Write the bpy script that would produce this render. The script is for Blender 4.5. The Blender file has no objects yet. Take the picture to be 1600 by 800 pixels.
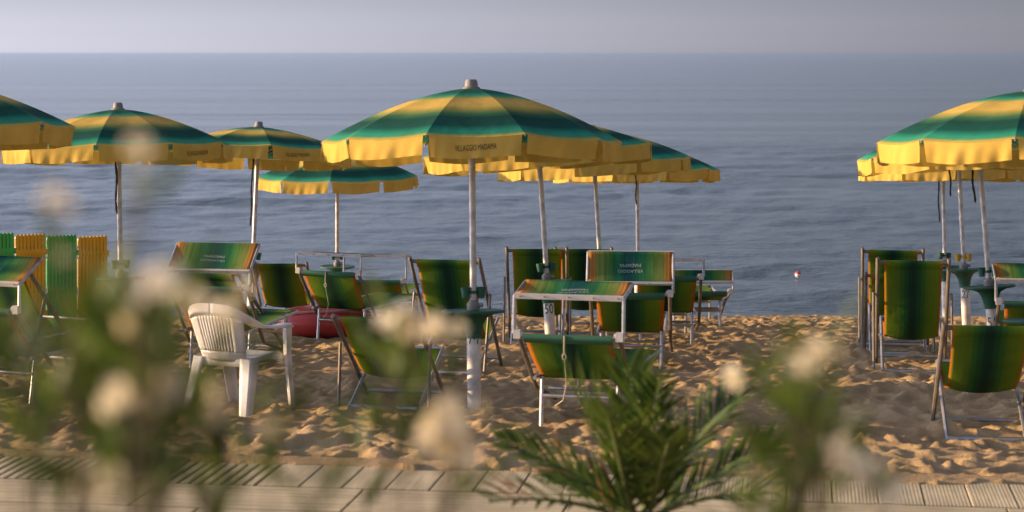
import bpy, math, random
import numpy as np
from mathutils import Vector, Matrix

# ------------------------------------------------------------------ camera, sky, sun, exposure
sc = bpy.context.scene
C = sc.collection
CAMZ = 4.5                     # lens height above the sea
F = 3300.0                     # focal length in photo pixels (1600 wide)
R = math.radians

cam_d = bpy.data.cameras.new("camera")
cam = bpy.data.objects.new("camera", cam_d)
C.objects.link(cam)
cam.location = (0, 0, CAMZ)
cam.rotation_euler = (R(90), 0, 0)
cam_d.sensor_width = 36
cam_d.lens = 36 * F / 1600
cam_d.shift_y = -318 / 1600
cam_d.clip_start = 0.05
cam_d.clip_end = 60000
cam_d.dof.use_dof = True
cam_d.dof.focus_distance = 20.0
cam_d.dof.aperture_fstop = 2.8
cam_d.dof.aperture_blades = 9
sc.camera = cam

SIDE = (0.44, 1.06)
LOW_BOOST = 1.72
TINT = (0.945, 0.972, 1.25)
SUN_EL = R(9.5)
SUN_AZ = R(6)                  # the sun stands to the left, a little towards the sea
to_sun = Vector((-math.cos(SUN_AZ) * math.cos(SUN_EL), math.sin(SUN_AZ) * math.cos(SUN_EL), math.sin(SUN_EL)))
w = bpy.data.worlds.new("World")
sc.world = w
w.use_nodes = True
wn, wl = w.node_tree.nodes, w.node_tree.links
bg = wn["Background"]
sky = wn.new("ShaderNodeTexSky")
sky.sky_type = 'NISHITA'
sky.sun_disc = False
sky.sun_elevation = SUN_EL
sky.sun_rotation = R(-90) + SUN_AZ
sky.air_density = 1.0
sky.dust_density = 1.2
sky.ozone_density = 3.0
sky.altitude = 0
# morning haze: the sky is a little brighter on the sun's side and close to the horizon, and lavender rather than green
wtc = wn.new("ShaderNodeTexCoord")
wdot = wn.new("ShaderNodeVectorMath"); wdot.operation = 'DOT_PRODUCT'
wdot.inputs[1].default_value = (to_sun.x, to_sun.y, 0)
wl.new(wtc.outputs["Generated"], wdot.inputs[0])
wside = wn.new("ShaderNodeMapRange")
wside.interpolation_type = 'SMOOTHSTEP'
wside.inputs[1].default_value = -0.35; wside.inputs[2].default_value = 0.30
wside.inputs[3].default_value = SIDE[0]; wside.inputs[4].default_value = SIDE[1]
wl.new(wdot.outputs["Value"], wside.inputs[0])
wsep = wn.new("ShaderNodeSeparateXYZ")
wl.new(wtc.outputs["Generated"], wsep.inputs[0])
wlow = wn.new("ShaderNodeMapRange"); wlow.interpolation_type = 'SMOOTHSTEP'
wlow.inputs[1].default_value = 0.0; wlow.inputs[2].default_value = 0.030
wlow.inputs[3].default_value = LOW_BOOST; wlow.inputs[4].default_value = 1.0
wl.new(wsep.outputs[2], wlow.inputs[0])
wlow2 = wn.new("ShaderNodeMapRange"); wlow2.interpolation_type = 'SMOOTHSTEP'
wlow2.inputs[1].default_value = -0.002; wlow2.inputs[2].default_value = 0.010
wlow2.inputs[3].default_value = 1.16; wlow2.inputs[4].default_value = 1.0
wl.new(wsep.outputs[2], wlow2.inputs[0])
wm0 = wn.new("ShaderNodeMath"); wm0.operation = 'MULTIPLY'
wl.new(wlow.outputs[0], wm0.inputs[0]); wl.new(wlow2.outputs[0], wm0.inputs[1])
wmul = wn.new("ShaderNodeMath"); wmul.operation = 'MULTIPLY'
wl.new(wside.outputs[0], wmul.inputs[0]); wl.new(wm0.outputs[0], wmul.inputs[1])
wmix = wn.new("ShaderNodeMix"); wmix.data_type = 'RGBA'; wmix.blend_type = 'MULTIPLY'; wmix.inputs[0].default_value = 1
whs = wn.new("ShaderNodeHueSaturation"); whs.inputs["Saturation"].default_value = 0.28
wl.new(sky.outputs[0], whs.inputs["Color"])
wl.new(whs.outputs[0], wmix.inputs[6]); wmix.inputs[7].default_value = (*TINT, 1)
wsc = wn.new("ShaderNodeVectorMath"); wsc.operation = 'SCALE'
wl.new(wmix.outputs[2], wsc.inputs[0]); wl.new(wmul.outputs[0], wsc.inputs["Scale"])
wl.new(wsc.outputs[0], bg.inputs[0])
bg.inputs[1].default_value = 0.15
sun_d = bpy.data.lights.new("sun", 'SUN')
sun = bpy.data.objects.new("sun", sun_d)
C.objects.link(sun)
sun_d.energy = 4.8
sun_d.angle = R(0.6)
sun_d.color = (1.0, 0.67, 0.33)
sun.rotation_euler = to_sun.to_track_quat('Z', 'Y').to_euler()

sc.view_settings.view_transform = 'Standard'
sc.view_settings.look = 'None'
sc.view_settings.exposure = 0.8
sc.view_settings.gamma = 1.0
sc.view_settings.use_curve_mapping = False
sc.render.engine = 'CYCLES'
sc.cycles.use_denoising = True
sc.cycles.max_bounces = 6
sc.cycles.transparent_max_bounces = 8

# ------------------------------------------------------------------ ground profile
ZB = np.array([[-50, 1.6], [0, 1.75], [4, 1.95], [8, 2.35], [9.6, 2.50], [12.4, 2.50], [13.0, 2.50], [16, 2.67], [20.4, 2.92], [24.8, 3.24],
               [29, 3.64], [31, 3.87], [33, 4.22], [36, 4.7], [45, 5.6], [60, 6.8], [120, 9], [400, 14]])


def sstep(a, b, x):
    t = np.clip((x - a) / (b - a), 0, 1)
    return t * t * (3 - 2 * t)


def gz(x, d):
    """height of the smooth beach at x, d"""
    se = d + np.clip(x, -12, 12) * 0.1405 * (1 - sstep(15, 24, d))
    return CAMZ - np.interp(se, ZB[:, 0], ZB[:, 1])


def gp(px, d, dz=0.0):
    """point on the beach at distance d seen along photo column px"""
    x = (px - 800) / F * d
    return Vector((x, d, float(gz(x, d)) + dz))


def at(px, py, d):
    return Vector(((px - 800) / F * d, d, CAMZ - (py - 82) / F * d))


# ------------------------------------------------------------------ helpers
class MB:
    """collects shapes and links them as ONE mesh object"""

    def __init__(self):
        self.v, self.f, self.uv = [], [], []

    def add(self, vs, fs, uvs=None):
        o = len(self.v)
        self.v += [tuple(p) for p in vs]
        self.f += [tuple(i + o for i in f) for f in fs]
        self.uv += uvs if uvs is not None else [(0, 0)] * len(vs)

    def tube(self, pts, r, n=8, caps=True, flat=1.0):
        pts = [Vector(p) for p in pts]
        rs = r if isinstance(r, (list, tuple)) else [r] * len(pts)
        t0 = (pts[1] - pts[0]).normalized()
        up = Vector((1, 0, 0)) if abs(t0.x) < 0.8 else Vector((0, 0, 1))
        a = (up - t0 * up.dot(t0)).normalized()
        vs, uvs = [], []
        for i, p in enumerate(pts):
            t = (pts[min(i + 1, len(pts) - 1)] - pts[max(i - 1, 0)]).normalized()
            a = (a - t * a.dot(t)).normalized()
            b = t.cross(a)
            for k in range(n):
                th = 2 * math.pi * k / n
                vs.append(p + a * (math.cos(th) * rs[i]) + b * (math.sin(th) * rs[i] * flat))
                uvs.append((k / n, i / max(1, len(pts) - 1)))
        fs = []
        for i in range(len(pts) - 1):
            for k in range(n):
                k2 = (k + 1) % n
                fs.append((i * n + k, i * n + k2, (i + 1) * n + k2, (i + 1) * n + k))
        if caps:
            fs.append(tuple(range(n - 1, -1, -1)))
            fs.append(tuple(range((len(pts) - 1) * n, len(pts) * n)))
        self.add(vs, fs, uvs)

    def lathe(self, prof, n=24, c=(0, 0, 0)):
        vs, fs, uvs = [], [], []
        m = len(prof)
        for i, (r, z) in enumerate(prof):
            for k in range(n):
                th = 2 * math.pi * k / n
                vs.append((c[0] + r * math.cos(th), c[1] + r * math.sin(th), c[2] + z))
                uvs.append((k / n, i / max(1, m - 1)))
        for i in range(m - 1):
            for k in range(n):
                k2 = (k + 1) % n
                fs.append((i * n + k, i * n + k2, (i + 1) * n + k2, (i + 1) * n + k))
        if prof[0][0] > 1e-5:
            fs.append(tuple(range(n - 1, -1, -1)))
        if prof[-1][0] > 1e-5:
            fs.append(tuple(range((m - 1) * n, m * n)))
        self.add(vs, fs, uvs)

    def box(self, c, s, rot=None, bev=0.0):
        c = Vector(c)
        vs = [Vector((x * s[0] / 2, y * s[1] / 2, z * s[2] / 2)) for x in (-1, 1) for y in (-1, 1) for z in (-1, 1)]
        if rot is not None:
            vs = [rot @ p for p in vs]
        self.add([c + p for p in vs], [(0, 1, 3, 2), (4, 6, 7, 5), (0, 4, 5, 1), (2, 3, 7, 6), (0, 2, 6, 4), (1, 5, 7, 3)])

    def grid(self, fn, nu, nv, uvfn=None):
        vs, uvs, fs = [], [], []
        for j in range(nv + 1):
            for i in range(nu + 1):
                u, v = i / nu, j / nv
                vs.append(fn(u, v))
                uvs.append(uvfn(u, v) if uvfn else (u, v))
        for j in range(nv):
            for i in range(nu):
                a = j * (nu + 1) + i
                fs.append((a, a + 1, a + nu + 2, a + nu + 1))
        self.add(vs, fs, uvs)

    def build(self, name, mat, parent=None, smooth=True, angle=40, thick=0.0):
        me = bpy.data.meshes.new(name)
        me.from_pydata(self.v, [], self.f)
        uvl = me.uv_layers.new(name="UVMap")
        li = np.empty(len(me.loops), dtype=np.int32)
        me.loops.foreach_get("vertex_index", li)
        uvl.data.foreach_set("uv", np.array(self.uv, dtype=np.float32)[li].ravel())
        me.materials.append(mat)
        if smooth:
            me.shade_smooth()
            try:
                me.set_sharp_from_angle(angle=R(angle))
            except Exception:
                pass
        me.update()
        o = bpy.data.objects.new(name, me)
        C.objects.link(o)
        o.parent = parent
        if thick:
            md = o.modifiers.new("thickness", 'SOLIDIFY')
            md.thickness = thick
            md.offset = 0
        return o


def tag(o, label=None, cat=None, group=None, kind=None):
    if label: o["label"] = label
    if cat: o["category"] = cat
    if group: o["group"] = group
    if kind: o["kind"] = kind
    return o


def empty(name, loc, rz=0.0, label=None, cat=None, group=None):
    o = bpy.data.objects.new(name, None)
    C.objects.link(o)
    o.location = loc
    o.rotation_euler = (0, 0, rz)
    o.empty_display_size = 0.1
    return tag(o, label, cat, group)


def copy_tree(o, parent=None):
    c = o.copy()
    C.objects.link(c)
    c.parent = parent
    for ch in list(o.children):
        copy_tree(ch, c)
    return c


_txt = {}


def text_verts(s, size, line=1.0):
    """outline mesh of a line of writing, centred: verts (x, y), faces"""
    key = (s, size)
    if key not in _txt:
        cu = bpy.data.curves.new("writing", 'FONT')
        cu.body = s
        cu.size = size
        cu.align_x = 'CENTER'
        cu.align_y = 'CENTER'
        cu.space_line = line
        cu.resolution_u = 3
        ob = bpy.data.objects.new("writing", cu)
        C.objects.link(ob)
        dg = bpy.context.evaluated_depsgraph_get()
        me = bpy.data.meshes.new_from_object(ob.evaluated_get(dg))
        _txt[key] = ([(v.co.x, v.co.y) for v in me.vertices], [tuple(p.vertices) for p in me.polygons])
        bpy.data.objects.remove(ob)
        bpy.data.curves.remove(cu)
        bpy.data.meshes.remove(me)
    return _txt[key]


# ------------------------------------------------------------------ materials
def new_mat(name, base=(0.5, 0.5, 0.5), rough=0.6, metal=0.0, spec=0.5):
    m = bpy.data.materials.new(name)
    m.use_nodes = True
    b = m.node_tree.nodes["Principled BSDF"]
    b.inputs["Base Color"].default_value = (*base, 1)
    b.inputs["Roughness"].default_value = rough
    b.inputs["Metallic"].default_value = metal
    b.inputs["Specular IOR Level"].default_value = spec
    return m, m.node_tree.nodes, m.node_tree.links, b


def ramp(n, pts, interp='LINEAR'):
    r = n.new("ShaderNodeValToRGB")
    r.color_ramp.interpolation = interp
    e = r.color_ramp.elements
    while len(e) > 1:
        e.remove(e[-1])
    e[0].position = pts[0][0]
    e[0].color = (*pts[0][1], 1)
    for p, c in pts[1:]:
        k = e.new(p)
        k.color = (*c, 1)
    return r


def noise(n, l, scale, detail=4, rough=0.55, coord="Object", vec_scale=None):
    tc = n.new("ShaderNodeTexCoord")
    nz = n.new("ShaderNodeTexNoise")
    nz.inputs["Scale"].default_value = scale
    nz.inputs["Detail"].default_value = detail
    nz.inputs["Roughness"].default_value = rough
    if vec_scale:
        mp = n.new("ShaderNodeMapping")
        mp.inputs["Scale"].default_value = vec_scale
        l.new(tc.outputs[coord], mp.inputs[0])
        l.new(mp.outputs[0], nz.inputs["Vector"])
    else:
        l.new(tc.outputs[coord], nz.inputs["Vector"])
    return nz


def mottle(m, n, l, b, src, scale=6, amt=0.25, vec_scale=None):
    """multiply a colour output by soft wear"""
    nz = noise(n, l, scale, 5, vec_scale=vec_scale)
    mr = n.new("ShaderNodeMapRange")
    mr.inputs[1].default_value = 0.3
    mr.inputs[2].default_value = 0.7
    mr.inputs[3].default_value = 1 - amt
    mr.inputs[4].default_value = 1 + amt * 0.5
    l.new(nz.outputs["Fac"], mr.inputs[0])
    mx = n.new("ShaderNodeMix")
    mx.data_type = 'RGBA'
    mx.blend_type = 'MULTIPLY'
    mx.inputs[0].default_value = 1
    if isinstance(src, tuple):
        mx.inputs[6].default_value = (*src, 1)
    else:
        l.new(src, mx.inputs[6])
    l.new(mr.outputs[0], mx.inputs[7])
    l.new(mx.outputs[2], b.inputs["Base Color"])
    return mx.outputs[2]


def bump(n, l, b, src, strength=0.3, dist=0.01):
    bp = n.new("ShaderNodeBump")
    bp.inputs["Strength"].default_value = strength
    bp.inputs["Distance"].default_value = dist
    l.new(src, bp.inputs["Height"])
    l.new(bp.outputs[0], b.inputs["Normal"])
    return bp


def simple(name, base, rough=0.55, metal=0.0, scale=8, amt=0.2, spec=0.5, bmp=0.0):
    m, n, l, b = new_mat(name, base, rough, metal, spec)
    mottle(m, n, l, b, base, scale, amt)
    if bmp:
        nz = noise(n, l, scale * 6, 4)
        bump(n, l, b, nz.outputs["Fac"], bmp, 0.004)
    return m


def cloth(name, stops, coord_axis, trans=0.35, wear=0.12, interp='LINEAR', mirror=False, thread=None):
    m, n, l, b = new_mat(name, rough=0.85, spec=0.15)
    tc = n.new("ShaderNodeTexCoord")
    sp = n.new("ShaderNodeSeparateXYZ")
    l.new(tc.outputs["UV"], sp.inputs[0])
    src = sp.outputs[coord_axis]
    if mirror:
        s1 = n.new("ShaderNodeMath"); s1.operation = 'SUBTRACT'; s1.inputs[1].default_value = 0.5
        l.new(src, s1.inputs[0])
        s2 = n.new("ShaderNodeMath"); s2.operation = 'ABSOLUTE'
        l.new(s1.outputs[0], s2.inputs[0])
        s3 = n.new("ShaderNodeMath"); s3.operation = 'MULTIPLY'; s3.inputs[1].default_value = 2
        l.new(s2.outputs[0], s3.inputs[0])
        src = s3.outputs[0]
    rp = ramp(n, stops, interp)
    l.new(src, rp.inputs[0])
    col = mottle(m, n, l, b, rp.outputs[0], 3.5, wear)
    if thread:
        tz = noise(n, l, 1.0, 2, 0.5, "UV", thread)
        tm = n.new("ShaderNodeMapRange")
        tm.inputs[1].default_value = 0.35; tm.inputs[2].default_value = 0.65; tm.inputs[3].default_value = 0.72; tm.inputs[4].default_value = 1.15
        l.new(tz.outputs["Fac"], tm.inputs[0])
        tx = n.new("ShaderNodeMix"); tx.data_type = 'RGBA'; tx.blend_type = 'MULTIPLY'; tx.inputs[0].default_value = 1
        l.new(col, tx.inputs[6]); l.new(tm.outputs[0], tx.inputs[7])
        col = tx.outputs[2]
        l.new(col, b.inputs["Base Color"])
    nz = noise(n, l, 9, 3)
    bump(n, l, b, nz.outputs["Fac"], 0.25, 0.02)
    tr = n.new("ShaderNodeBsdfTranslucent")
    l.new(col, tr.inputs[0])
    mx = n.new("ShaderNodeMixShader")
    mx.inputs[0].default_value = trans
    l.new(b.outputs[0], mx.inputs[1])
    l.new(tr.outputs[0], mx.inputs[2])
    l.new(mx.outputs[0], n["Material Output"].inputs[0])
    return m


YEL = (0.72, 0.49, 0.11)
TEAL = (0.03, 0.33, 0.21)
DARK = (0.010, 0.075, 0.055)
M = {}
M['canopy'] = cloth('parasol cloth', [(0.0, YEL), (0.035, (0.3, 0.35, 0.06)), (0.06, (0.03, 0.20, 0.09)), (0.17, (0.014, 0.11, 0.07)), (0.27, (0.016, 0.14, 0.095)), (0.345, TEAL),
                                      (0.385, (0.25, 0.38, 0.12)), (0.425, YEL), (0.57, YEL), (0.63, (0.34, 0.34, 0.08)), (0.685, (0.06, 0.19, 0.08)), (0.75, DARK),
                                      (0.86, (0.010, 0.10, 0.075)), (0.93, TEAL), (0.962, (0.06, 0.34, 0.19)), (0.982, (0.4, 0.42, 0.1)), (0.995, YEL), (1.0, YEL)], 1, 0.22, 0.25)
M['flap'] = cloth('parasol flap cloth', [(0.0, (0.70, 0.475, 0.10)), (1.0, (0.72, 0.475, 0.095))], 1, 0.20, 0.2)
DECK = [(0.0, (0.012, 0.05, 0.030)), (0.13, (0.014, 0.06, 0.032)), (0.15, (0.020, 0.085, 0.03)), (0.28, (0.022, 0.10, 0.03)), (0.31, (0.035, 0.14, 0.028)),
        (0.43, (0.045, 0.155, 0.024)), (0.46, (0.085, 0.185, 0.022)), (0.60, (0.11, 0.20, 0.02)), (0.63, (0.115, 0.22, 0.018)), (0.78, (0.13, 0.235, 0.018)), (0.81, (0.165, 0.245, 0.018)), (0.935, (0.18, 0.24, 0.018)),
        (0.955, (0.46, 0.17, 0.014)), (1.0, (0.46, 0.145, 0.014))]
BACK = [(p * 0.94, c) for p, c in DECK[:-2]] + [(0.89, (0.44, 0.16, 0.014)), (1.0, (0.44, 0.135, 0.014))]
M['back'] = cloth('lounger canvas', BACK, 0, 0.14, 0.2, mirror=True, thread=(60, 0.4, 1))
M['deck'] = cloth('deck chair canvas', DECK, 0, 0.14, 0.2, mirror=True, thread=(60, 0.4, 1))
HOOD = [(0.0, (0.018, 0.13, 0.115)), (0.14, (0.02, 0.15, 0.12)), (0.18, (0.035, 0.20, 0.11)), (0.38, (0.05, 0.26, 0.10)), (0.42, (0.10, 0.30, 0.09)), (0.60, (0.20, 0.34, 0.09)),
        (0.66, (0.28, 0.37, 0.10)), (0.80, (0.33, 0.37, 0.10)), (0.84, (0.58, 0.30, 0.07)), (1.0, (0.58, 0.27, 0.07))]
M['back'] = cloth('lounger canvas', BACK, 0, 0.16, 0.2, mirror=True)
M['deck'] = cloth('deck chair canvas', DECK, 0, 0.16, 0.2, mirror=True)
HOOD = [(0.0, (0.010, 0.09, 0.085)), (0.14, (0.012, 0.11, 0.09)), (0.18, (0.02, 0.15, 0.08)), (0.38, (0.035, 0.20, 0.075)), (0.42, (0.06, 0.22, 0.06)), (0.60, (0.14, 0.27, 0.06)),
        (0.66, (0.22, 0.30, 0.07)), (0.80, (0.26, 0.30, 0.07)), (0.84, (0.52, 0.24, 0.05)), (1.0, (0.52, 0.22, 0.05))]
M['hood'] = cloth('sun hood canvas', HOOD, 0, 0.2, 0.15, mirror=True, thread=(50, 0.4, 1))
M['hem'] = simple('faded green hem', (0.03, 0.13, 0.07), 0.8)
M['alu'] = simple('dull aluminium', (0.50, 0.50, 0.50), 0.42, 0.85, 14, 0.25)
M['rail'] = simple('weathered brown tube', (0.20, 0.165, 0.13), 0.5, 0.25, 14, 0.35)
M['pole'] = simple('painted steel pole', (0.60, 0.56, 0.50), 0.38, 0.3, 12, 0.4)
M['post'] = simple('white plastic post', (0.72, 0.67, 0.58), 0.5, 0, 8, 0.35)
M['green'] = simple('green plastic', (0.018, 0.105, 0.058), 0.6, 0, 7, 0.25)
M['knob'] = simple('grey plastic', (0.24, 0.22, 0.20), 0.6, 0, 20, 0.2)
M['yknob'] = simple('yellow plastic', (0.62, 0.36, 0.03), 0.5)
M['white'] = simple('white plastic', (0.78, 0.76, 0.72), 0.45, 0, 7, 0.2)
M['hinge'] = simple('pale hinge plastic', (0.60, 0.58, 0.55), 0.5)
M['ink'] = simple('dark printed ink', (0.035, 0.035, 0.03), 0.8)
M['wink'] = simple('white printed ink', (0.42, 0.50, 0.46), 0.8)
M['gink'] = simple('green painted number', (0.008, 0.05, 0.03), 0.7)
M['strap'] = simple('dark strap', (0.05, 0.045, 0.015), 0.8, 0, 30, 0.5)
M['cord'] = simple('pale cord', (0.50, 0.45, 0.33), 0.9)
M['red'] = simple('red plastic hull', (0.62, 0.075, 0.065), 0.35, 0, 3, 0.25)
M['pale_red'] = simple('scuffed pink plastic', (0.62, 0.32, 0.27), 0.5, 0, 6, 0.3)
M['fence_yellow'] = simple('orange yellow plastic', (0.82, 0.44, 0.015), 0.4, 0, 4, 0.15)
M['fence_green'] = simple('bright green plastic', (0.06, 0.44, 0.07), 0.4, 0, 4, 0.15)

# sand
m, n, l, b = new_mat('sand', rough=0.95, spec=0.1)
nz = noise(n, l, 0.8, 6)
rp = ramp(n, [(0.3, (0.33, 0.225, 0.115)), (0.5, (0.41, 0.285, 0.15)), (0.7, (0.48, 0.345, 0.19))])
l.new(nz.outputs["Fac"], rp.inputs[0])
nz2 = noise(n, l, 60, 6, 0.7)
mx = n.new("ShaderNodeMix"); mx.data_type = 'RGBA'; mx.blend_type = 'OVERLAY'; mx.inputs[0].default_value = 0.35
l.new(rp.outputs[0], mx.inputs[6]); l.new(nz2.outputs["Color"], mx.inputs[7])
hs = n.new("ShaderNodeHueSaturation"); hs.inputs["Saturation"].default_value = 0.0
l.new(nz2.outputs["Color"], hs.inputs["Color"]); l.new(hs.outputs[0], mx.inputs[7])
l.new(mx.outputs[2], b.inputs["Base Color"])
nz3 = noise(n, l, 22, 8, 0.65)
bump(n, l, b, nz3.outputs["Fac"], 0.55, 0.03)
M['sand'] = m

# sea
m, n, l, b = new_mat('sea water', (0.085, 0.125, 0.138), 0.14, 0, 0.5)
b.inputs["IOR"].default_value = 1.333
prev = None
for sx, sy, s, det, dist, st in ((0.45, 1.0, 1.1, 6, 0.085, 0.9), (0.50, 1.0, 4.0, 6, 0.12, 1.0), (0.2, 1.0, 0.16, 4, 0.35, 0.8), (0.10, 1.0, 0.03, 5, 3.5, 0.8)):
    nz = noise(n, l, s, det, 0.6, "Object", (sx, sy, 1))
    bp = n.new("ShaderNodeBump")
    bp.inputs["Strength"].default_value = st
    bp.inputs["Distance"].default_value = dist
    l.new(nz.outputs["Fac"], bp.inputs["Height"])
    if prev: l.new(prev.outputs[0], bp.inputs["Normal"])
    prev = bp
l.new(prev.outputs[0], b.inputs["Normal"])
M['sea'] = m

# boardwalk: weathered pale planks with fine grooves running along u
m, n, l, b = new_mat('weathered planks', rough=0.8, spec=0.2)
nz = noise(n, l, 3.0, 6, 0.6, "UV", (0.6, 8, 1))
rp = ramp(n, [(0.25, (0.44, 0.365, 0.215)), (0.5, (0.60, 0.50, 0.305)), (0.75, (0.70, 0.595, 0.385))])
l.new(nz.outputs["Fac"], rp.inputs[0])
mottle(m, n, l, b, rp.outputs[0], 2.0, 0.25)
tc = n.new("ShaderNodeTexCoord")
wv = n.new("ShaderNodeTexWave"); wv.wave_type = 'BANDS'; wv.bands_direction = 'Y'
wv.inputs["Scale"].default_value = 15.0
wv.inputs["Distortion"].default_value = 0.15
l.new(tc.outputs["UV"], wv.inputs["Vector"])
bump(n, l, b, wv.outputs["Fac"], 0.22, 0.004)
M['plank'] = m


def leafmat(name, c1, c2, trans=0.3, scale=9):
    m, n, l, b = new_mat(name, rough=0.5, spec=0.35)
    nz = noise(n, l, scale, 3)
    rp = ramp(n, [(0.32, c1), (0.68, c2)])
    l.new(nz.outputs["Fac"], rp.inputs[0])
    l.new(rp.outputs[0], b.inputs["Base Color"])
    tr = n.new("ShaderNodeBsdfTranslucent")
    l.new(rp.outputs[0], tr.inputs[0])
    mx = n.new("ShaderNodeMixShader"); mx.inputs[0].default_value = trans
    l.new(b.outputs[0], mx.inputs[1]); l.new(tr.outputs[0], mx.inputs[2])
    l.new(mx.outputs[0], n["Material Output"].inputs[0])
    return m


M['oleander'] = leafmat('oleander leaves', (0.018, 0.042, 0.008), (0.12, 0.175, 0.018), 0.35, 14)
M['palm'] = leafmat('palm leaflets', (0.022, 0.060, 0.010), (0.13, 0.19, 0.025), 0.3, 12)
M['dry'] = leafmat('dry palm leaflets', (0.22, 0.11, 0.04), (0.40, 0.23, 0.09), 0.2, 12)
M['petal'] = leafmat('cream petals', (0.84, 0.72, 0.44), (0.88, 0.83, 0.68), 0.45, 10)
M['throat'] = simple('yellow flower throat', (0.75, 0.48, 0.08), 0.7)
M['stem'] = simple('woody stem', (0.07, 0.05, 0.03), 0.8, 0, 30, 0.4)
M['rachis'] = simple('green frond stalk', (0.13, 0.17, 0.05), 0.6, 0, 30, 0.3)
M['fibre'] = simple('palm trunk fibre', (0.16, 0.10, 0.06), 0.95, 0, 25, 0.5, bmp=0.8)

# ------------------------------------------------------------------ sand sheet
rng = np.random.default_rng(7)


def vnoise(x, y, scale, seed):
    r = np.random.default_rng(seed)
    T = r.random((256, 256))
    fx, fy = x * scale, y * scale
    ix, iy = np.floor(fx).astype(int), np.floor(fy).astype(int)
    tx, ty = fx - ix, fy - iy
    tx = tx * tx * tx * (tx * (tx * 6 - 15) + 10)
    ty = ty * ty * ty * (ty * (ty * 6 - 15) + 10)
    g = lambda a, b: T[a % 256, b % 256]
    return (g(ix, iy) * (1 - tx) + g(ix + 1, iy) * tx) * (1 - ty) + (g(ix, iy + 1) * (1 - tx) + g(ix + 1, iy + 1) * tx) * ty - 0.5


def grid_mesh(name, X, Y, Z, mat):
    ny, nx = X.shape
    me = bpy.data.meshes.new(name)
    co = np.stack([X, Y, Z], -1).reshape(-1, 3).astype(np.float32)
    idx = np.arange(nx * ny).reshape(ny, nx)
    q = np.stack([idx[:-1, :-1], idx[:-1, 1:], idx[1:, 1:], idx[1:, :-1]], -1).reshape(-1, 4)
    me.vertices.add(len(co)); me.vertices.foreach_set("co", co.ravel())
    me.loops.add(q.size); me.loops.foreach_set("vertex_index", q.ravel().astype(np.int32))
    me.polygons.add(len(q))
    me.polygons.foreach_set("loop_start", (np.arange(len(q)) * 4).astype(np.int32))
    me.polygons.foreach_set("use_smooth", np.ones(len(q), dtype=bool))
    me.materials.append(mat)
    me.update(calc_edges=True)
    me.validate()
    o = bpy.data.objects.new(name, me)
    C.objects.link(o)
    return o


STEP = 0.027
xs = np.concatenate([-np.geomspace(300, 9.6, 30), np.arange(-9.5, 9.5, STEP), np.geomspace(9.6, 300, 30)])
ys = np.concatenate([np.linspace(-40, 11.4, 40), np.arange(11.5, 33.5, STEP), np.geomspace(33.7, 400, 30)])
GX, GY = np.meshgrid(xs, ys)
GZ = gz(GX, GY)
rough = np.zeros_like(GX)
wx = GX + 0.25 * vnoise(GX, GY, 1.1, 31)
wy = GY + 0.25 * vnoise(GX, GY, 1.1, 32)
for sc_, am, sd in ((0.45, 0.08, 1), (1.3, 0.045, 2), (3.2, 0.052, 3), (6.5, 0.044, 4), (11, 0.026, 5), (16, 0.014, 6)):
    rough += am * vnoise(wx, wy, sc_, sd)
# trampled hollows with raised rims
x0i, y0i = 30, 40
nxf, nyf = len(xs) - 60, len(ys) - 70
for k in range(9000):
    fx, fy = rng.uniform(-9.3, 9.3), rng.uniform(11.6, 31.8)
    an = rng.uniform(0, math.pi)
    la, lb = rng.uniform(0.09, 0.14), rng.uniform(0.04, 0.07)
    dep = rng.uniform(0.012, 0.045)
    rad = 0.36
    i0, i1 = np.searchsorted(xs, [fx - rad, fx + rad])
    j0, j1 = np.searchsorted(ys, [fy - rad, fy + rad])
    dx, dy = GX[j0:j1, i0:i1] - fx, GY[j0:j1, i0:i1] - fy
    u = (dx * math.cos(an) + dy * math.sin(an)) / la
    v = (-dx * math.sin(an) + dy * math.cos(an)) / lb
    q = u * u + v * v
    rough[j0:j1, i0:i1] += dep * (-np.exp(-q * 1.2) + 0.55 * np.exp(-(np.sqrt(q) - 1.6) ** 2 * 3.0))
fade = sstep(11.2, 12.2, GY + GX * 0.14) * (1 - 0.6 * sstep(26.0, 31.0, GY))* (1 - sstep(31.0, 33.0, GY)) * (1 - sstep(9.0, 12, np.abs(GX)))
GZ += 0.80 * rough * (0.12 + 0.88 * fade) - 0.012
edge = 12.545 + 0.16 * vnoise(GX, GY, 1.7, 71) + 0.05 * vnoise(GX, GY, 7, 72)      # sand drifts over the boards' edge
se_ = GY + GX * 0.1405
GZ = np.where(se_ < edge, gz(GX, GY) - 0.09, np.maximum(GZ, np.where(se_ < 12.75, CAMZ - 2.485 + 0.003 + 0.05 * (se_ - edge), -99)))
sand = grid_mesh('sand', GX, GY, GZ, M['sand'])
tag(sand, kind='structure')
GZ_REF = (xs, ys, GZ)


def sand_z(x, y):
    i = int(np.clip(np.searchsorted(xs, x), 1, len(xs) - 1))
    j = int(np.clip(np.searchsorted(ys, y), 1, len(ys) - 1))
    return float(GZ[j, i])


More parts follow.
